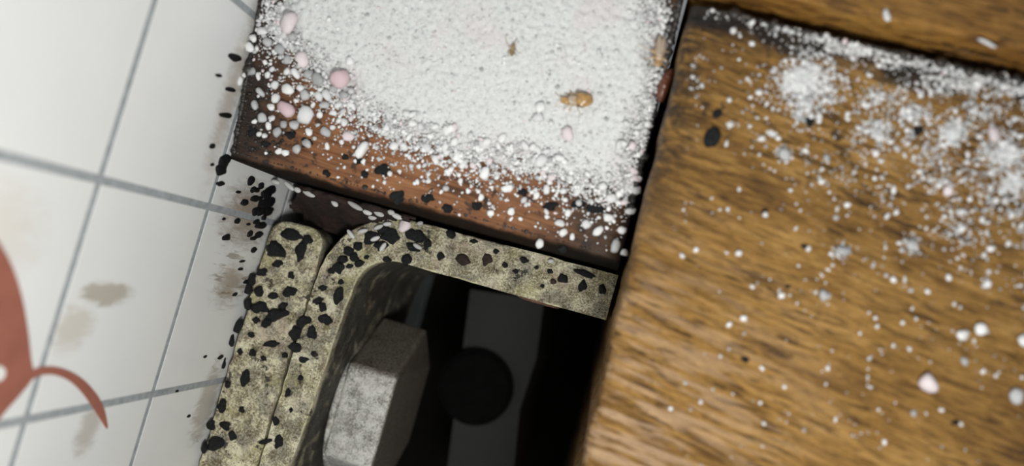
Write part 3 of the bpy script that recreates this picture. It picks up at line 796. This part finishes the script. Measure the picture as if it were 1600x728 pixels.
# every small granule is told apart by the nearest large one, the direction from it and its rank there
MARK = {'block': [(536,127,'the pinkest granule'),(450,173,'the rose-pink granule by the big white one'),(567,235,'the bright angular white granule'),(397,61,'the bright pair at the wall edge'),(478,97,'the cream-pink granule'),
                  (903,162,'the amber insect'),(622,306,'the round black spot on bare wood'),(917,351,'the white pair on bare wood'),(758,271,'the bright mid-rim granule'),(843,381,'the lowest granule on bare wood'),(847,254,'the large white granule of the lower rim'),(961,385,'the greyish corner granule')],
        'beam': [(1447,597,'the largest pink granule'),(1516,518,'the close white pair'),(1585,618,'the angular grey-white granule'),(1112,216,'the large black lump'),(1549,212,'the round pink granule'),(1265,189,'the black lump under the powder cluster'),
                 (1424,383,'the right crumbly grey granule'),(1315,392,'the left crumbly grey granule'),(1286,462,'the blurred grey mid-beam granule'),(1478,299,'the pale granule below the speckles'),(1426,645,'the small grey granule of the lower beam')]}
ORD = ['nearest', 'second nearest', 'third nearest', 'fourth nearest', 'fifth nearest', 'sixth nearest', 'seventh nearest', 'eighth nearest', 'ninth nearest', 'tenth nearest', 'eleventh nearest', 'twelfth nearest']
DIRS = ['right of', 'below right of', 'below', 'below left of', 'left of', 'above left of', 'above', 'above right of']
bins = {}
for o, x, y, kind, where in SMALL:
    mx, my, mn = min(MARK[where], key=lambda m: math.hypot(m[0]-x, m[1]-y))
    k = DIRS[int(round(math.degrees(math.atan2(y - my, x - mx)) / 45)) % 8]
    tone = {'white': 'white', 'grey': 'grey', 'palepink': 'pinkish'}[kind]
    bins.setdefault((mn, k, tone, where), []).append((math.hypot(mx-x, my-y), o))
for (mn, k, tone, where), L_ in bins.items():
    L_.sort(key=lambda q: q[0])
    for i, (_, o) in enumerate(L_):
        o['label'] = f"small {tone} granule {'' if len(L_) == 1 else ORD[min(i, 11)] + ' '}{k} {mn}"

# chips on the rail
for x, y, a, b, ang, lab in [(1385,27,13,7,80,'cream-coloured upright chip on the upper wooden rail'),(1540,68,20,6,28,'long pale grey chip on the upper wooden rail near the groove')]:
    o = drop('chip', x, y, b, 'white', lab, None, 'rail', el=a / b * 1.0, ang=ang, cat='chip')
# black lumps
for x, y, r, w, lab in [(1112,216,16,'beam','large black shiny lump on the beam near its upper left edge'),(1265,189,10,'beam','black lump below the powder cluster on the beam'),(1120,178,8,'beam','small dark lump directly above the large black one on the beam'),
                     (914,166,4,'block','tiny black speck right of the amber insect'),(1435,205,9,'beam','black lump between powder patches at the beam\'s upper right')]:
    me = pebble(int(x), 2); me.name = 'grime_lump'; me.materials.append(MT['grime'])
    drop('grime_lump', x, y, r, None, lab, None, w, cat='lump', me=me, fl=.3)

# ------------------------------------------------------------------ insects
def insect(name, head_px, tail_px, where, mat, prof, legs, antennae, wings, label, cat='insect', legr=.0055):
    """one skin over body, legs and feelers; wings are parts. prof: (t along head->tail, radius in px, height)"""
    f = (lambda a, b: on_block(a, b))
    A, B = f(*head_px), f(*tail_px); u = unit_per_px(A)
    base = Vector((A + B) / 2); base.z += .11
    ax = Vector(B - A); side = Vector((-ax.y, ax.x, 0)).normalized()
    verts = []; edges = []; rad = []
    def add(p, r, prev=None):
        verts.append(Vector(p) - base); rad.append(r)
        if prev is not None: edges.append((prev, len(verts) - 1))
        return len(verts) - 1
    pr = None; ids = []
    for t, r, h in prof:
        p = Vector(A) + ax * t; p.z = base.z + r * u * .75 + h
        pr = add(p, r * u, pr); ids.append(pr)
    for k, chain in legs:
        q = ids[k]
        for i, (x, y, h) in enumerate(chain):
            p = f(x, y); p = Vector(p); p.z = base.z + h; q = add(p, legr * (1 - .2 * i), q)
    for chain in antennae:
        q = ids[0]
        for i, (x, y, h) in enumerate(chain):
            p = Vector(f(x, y)); p.z = base.z + h; q = add(p, .0035 if i else .0045, q)
    me = bpy.data.meshes.new(name); me.from_pydata([tuple(v) for v in verts], edges, []); me.update()
    o = link(name, me, MT[mat]); o.location = base
    sk = o.modifiers.new('skin', 'SKIN'); sk.use_smooth_shade = True
    for i, v in enumerate(me.skin_vertices[0].data):
        v.radius = (rad[i], rad[i]); v.use_root = (i == ids[len(ids)//2])
    ss = o.modifiers.new('sub', 'SUBSURF'); ss.levels = 2; ss.render_levels = 2
    for (t0, t1, off, w, h) in wings:
        bm = bmesh.new(); seg = 16; rows = []
        for i in range(seg + 1):
            s = i / seg; wv = w * u * (math.sin(math.pi * min(1, s ** .7 * .97 + .03))) ** .6
            p = Vector(A) + ax * (t0 + (t1 - t0) * s) + side * (off * u * s); p.z = base.z + h * u * (1 - .45 * s)
            rows.append([bm.verts.new(p - base - side * wv + Vector((0, 0, -.02))), bm.verts.new(p - base), bm.verts.new(p - base + side * wv + Vector((0, 0, -.02)))])
        for a, b in zip(rows[:-1], rows[1:]):
            for j in (0, 1): bm.faces.new((a[j], a[j+1], b[j+1], b[j]))
        wo = bm_obj('wing', bm, MT['wing'], o, True)
        sm = wo.modifiers.new('thick', 'SOLIDIFY'); sm.thickness = .006
    tag(o, label, cat); return o
insect('booklouse', (883, 162), (927, 162), 'block', 'orange',
       [(0, 5.5, .0), (.10, 6.5, .0), (.22, 4, .0), (.36, 6.5, .01), (.50, 8, .01), (.66, 11.5, .02), (.84, 11, .015), (.98, 5, .0)],
       [(3, [(893, 150, .10), (890, 143, .02)]), (3, [(895, 172, .10), (890, 180, .02)]), (4, [(901, 150, .11), (905, 142, .02)]), (4, [(903, 174, .11), (906, 182, .02)]), (2, [(888, 153, .08), (882, 148, .0)]), (2, [(888, 171, .08), (881, 176, .0)])],
       [[(877, 158, .08), (868, 150, .06)], [(877, 166, .08), (868, 172, .06)]],
       [(.12, .62, 5, 7, 17), (.12, .62, -5, 7, 17)], 'amber round-bodied insect with a shiny abdomen lying on the white powder')
insect('booklouse', (1027, 114), (1033, 66), 'block', 'tan',
       [(0, 4, .0), (.10, 5.5, .0), (.22, 4, .0), (.34, 7, .01), (.50, 7, .01), (.70, 7.5, .01), (.88, 6.5, .0), (1.0, 3, .0)],
       [(3, [(1015, 97, .09), (1003, 99, .02)]), (3, [(1038, 100, .08), (1044, 104, .0)]), (4, [(1014, 86, .10), (997, 73, .02)]), (4, [(1040, 86, .08), (1046, 84, .0)]), (2, [(1018, 106, .07), (1011, 110, .0)]), (2, [(1035, 108, .07), (1040, 114, .0)])],
       [[(1020, 104, .10), (1000, 98, .10)], [(1022, 74, .14), (1012, 62, .12)]],
       [(.30, 1.15, 4, 6.5, 18), (.30, 1.15, -4, 6.5, 18)], 'long tan insect with pale folded wings at the powder\'s right rim beside the beam')
insect('booklouse', (804, 76), (801, 93), 'block', 'olive',
       [(0, 2.6, .0), (.18, 3.2, .0), (.36, 2.4, .0), (.56, 3.8, .0), (.82, 3.6, .0), (1.0, 1.8, .0)],
       [(2, [(797, 84, .04), (794, 87, .0)]), (2, [(808, 83, .04), (811, 86, .0)]), (3, [(797, 89, .04), (795, 93, .0)]), (3, [(807, 89, .04), (809, 93, .0)])],
       [[(797, 79, .05), (793, 70, .05), (791, 58, .04)], [(806, 70, .05), (810, 64, .04)]],
       [], 'tiny olive-brown insect with one long feeler in the middle of the powder', legr=.004)
# empty curved husk between heap and beam
def husk():
    cl = [on_block(x, y) for x, y in spline([(1050, 110), (1043, 122), (1037, 136), (1033, 150), (1031, 162)], 5)]
    bm = bmesh.new(); rows = []; n = len(cl); u = unit_per_px(cl[0]); c0 = Vector(cl[n//2])
    for i, p in enumerate(cl):
        q = Vector(cl[min(i+1, n-1)] - cl[max(i-1, 0)]).normalized(); sd_ = Vector((-q.y, q.x, 0)); s = i / (n-1)
        w = 9.5 * u * math.sin(math.pi * (.08 + .84 * s)) ** .7
        row = []
        for k in range(9):
            t = math.radians(-10 + 200 * k / 8)
            b = .03 * (1 if int(s * 14) % 2 else 0) * .4
            row.append(bm.verts.new(Vector(p) - c0 + sd_ * (w * math.cos(t)) + Vector((0, 0, .06 + (w + b) * math.sin(t)))))
        rows.append(row)
    for a, b in zip(rows[:-1], rows[1:]):
        for k in range(8): bm.faces.new((a[k], a[k+1], b[k+1], b[k]))
    o = bm_obj('insect_husk', bm, MT['husk'], None, True, loc=c0)
    o.modifiers.new('thick', 'SOLIDIFY').thickness = .02
    tag(o, 'curved red-brown empty husk between the powder heap and the beam', 'husk')
husk()
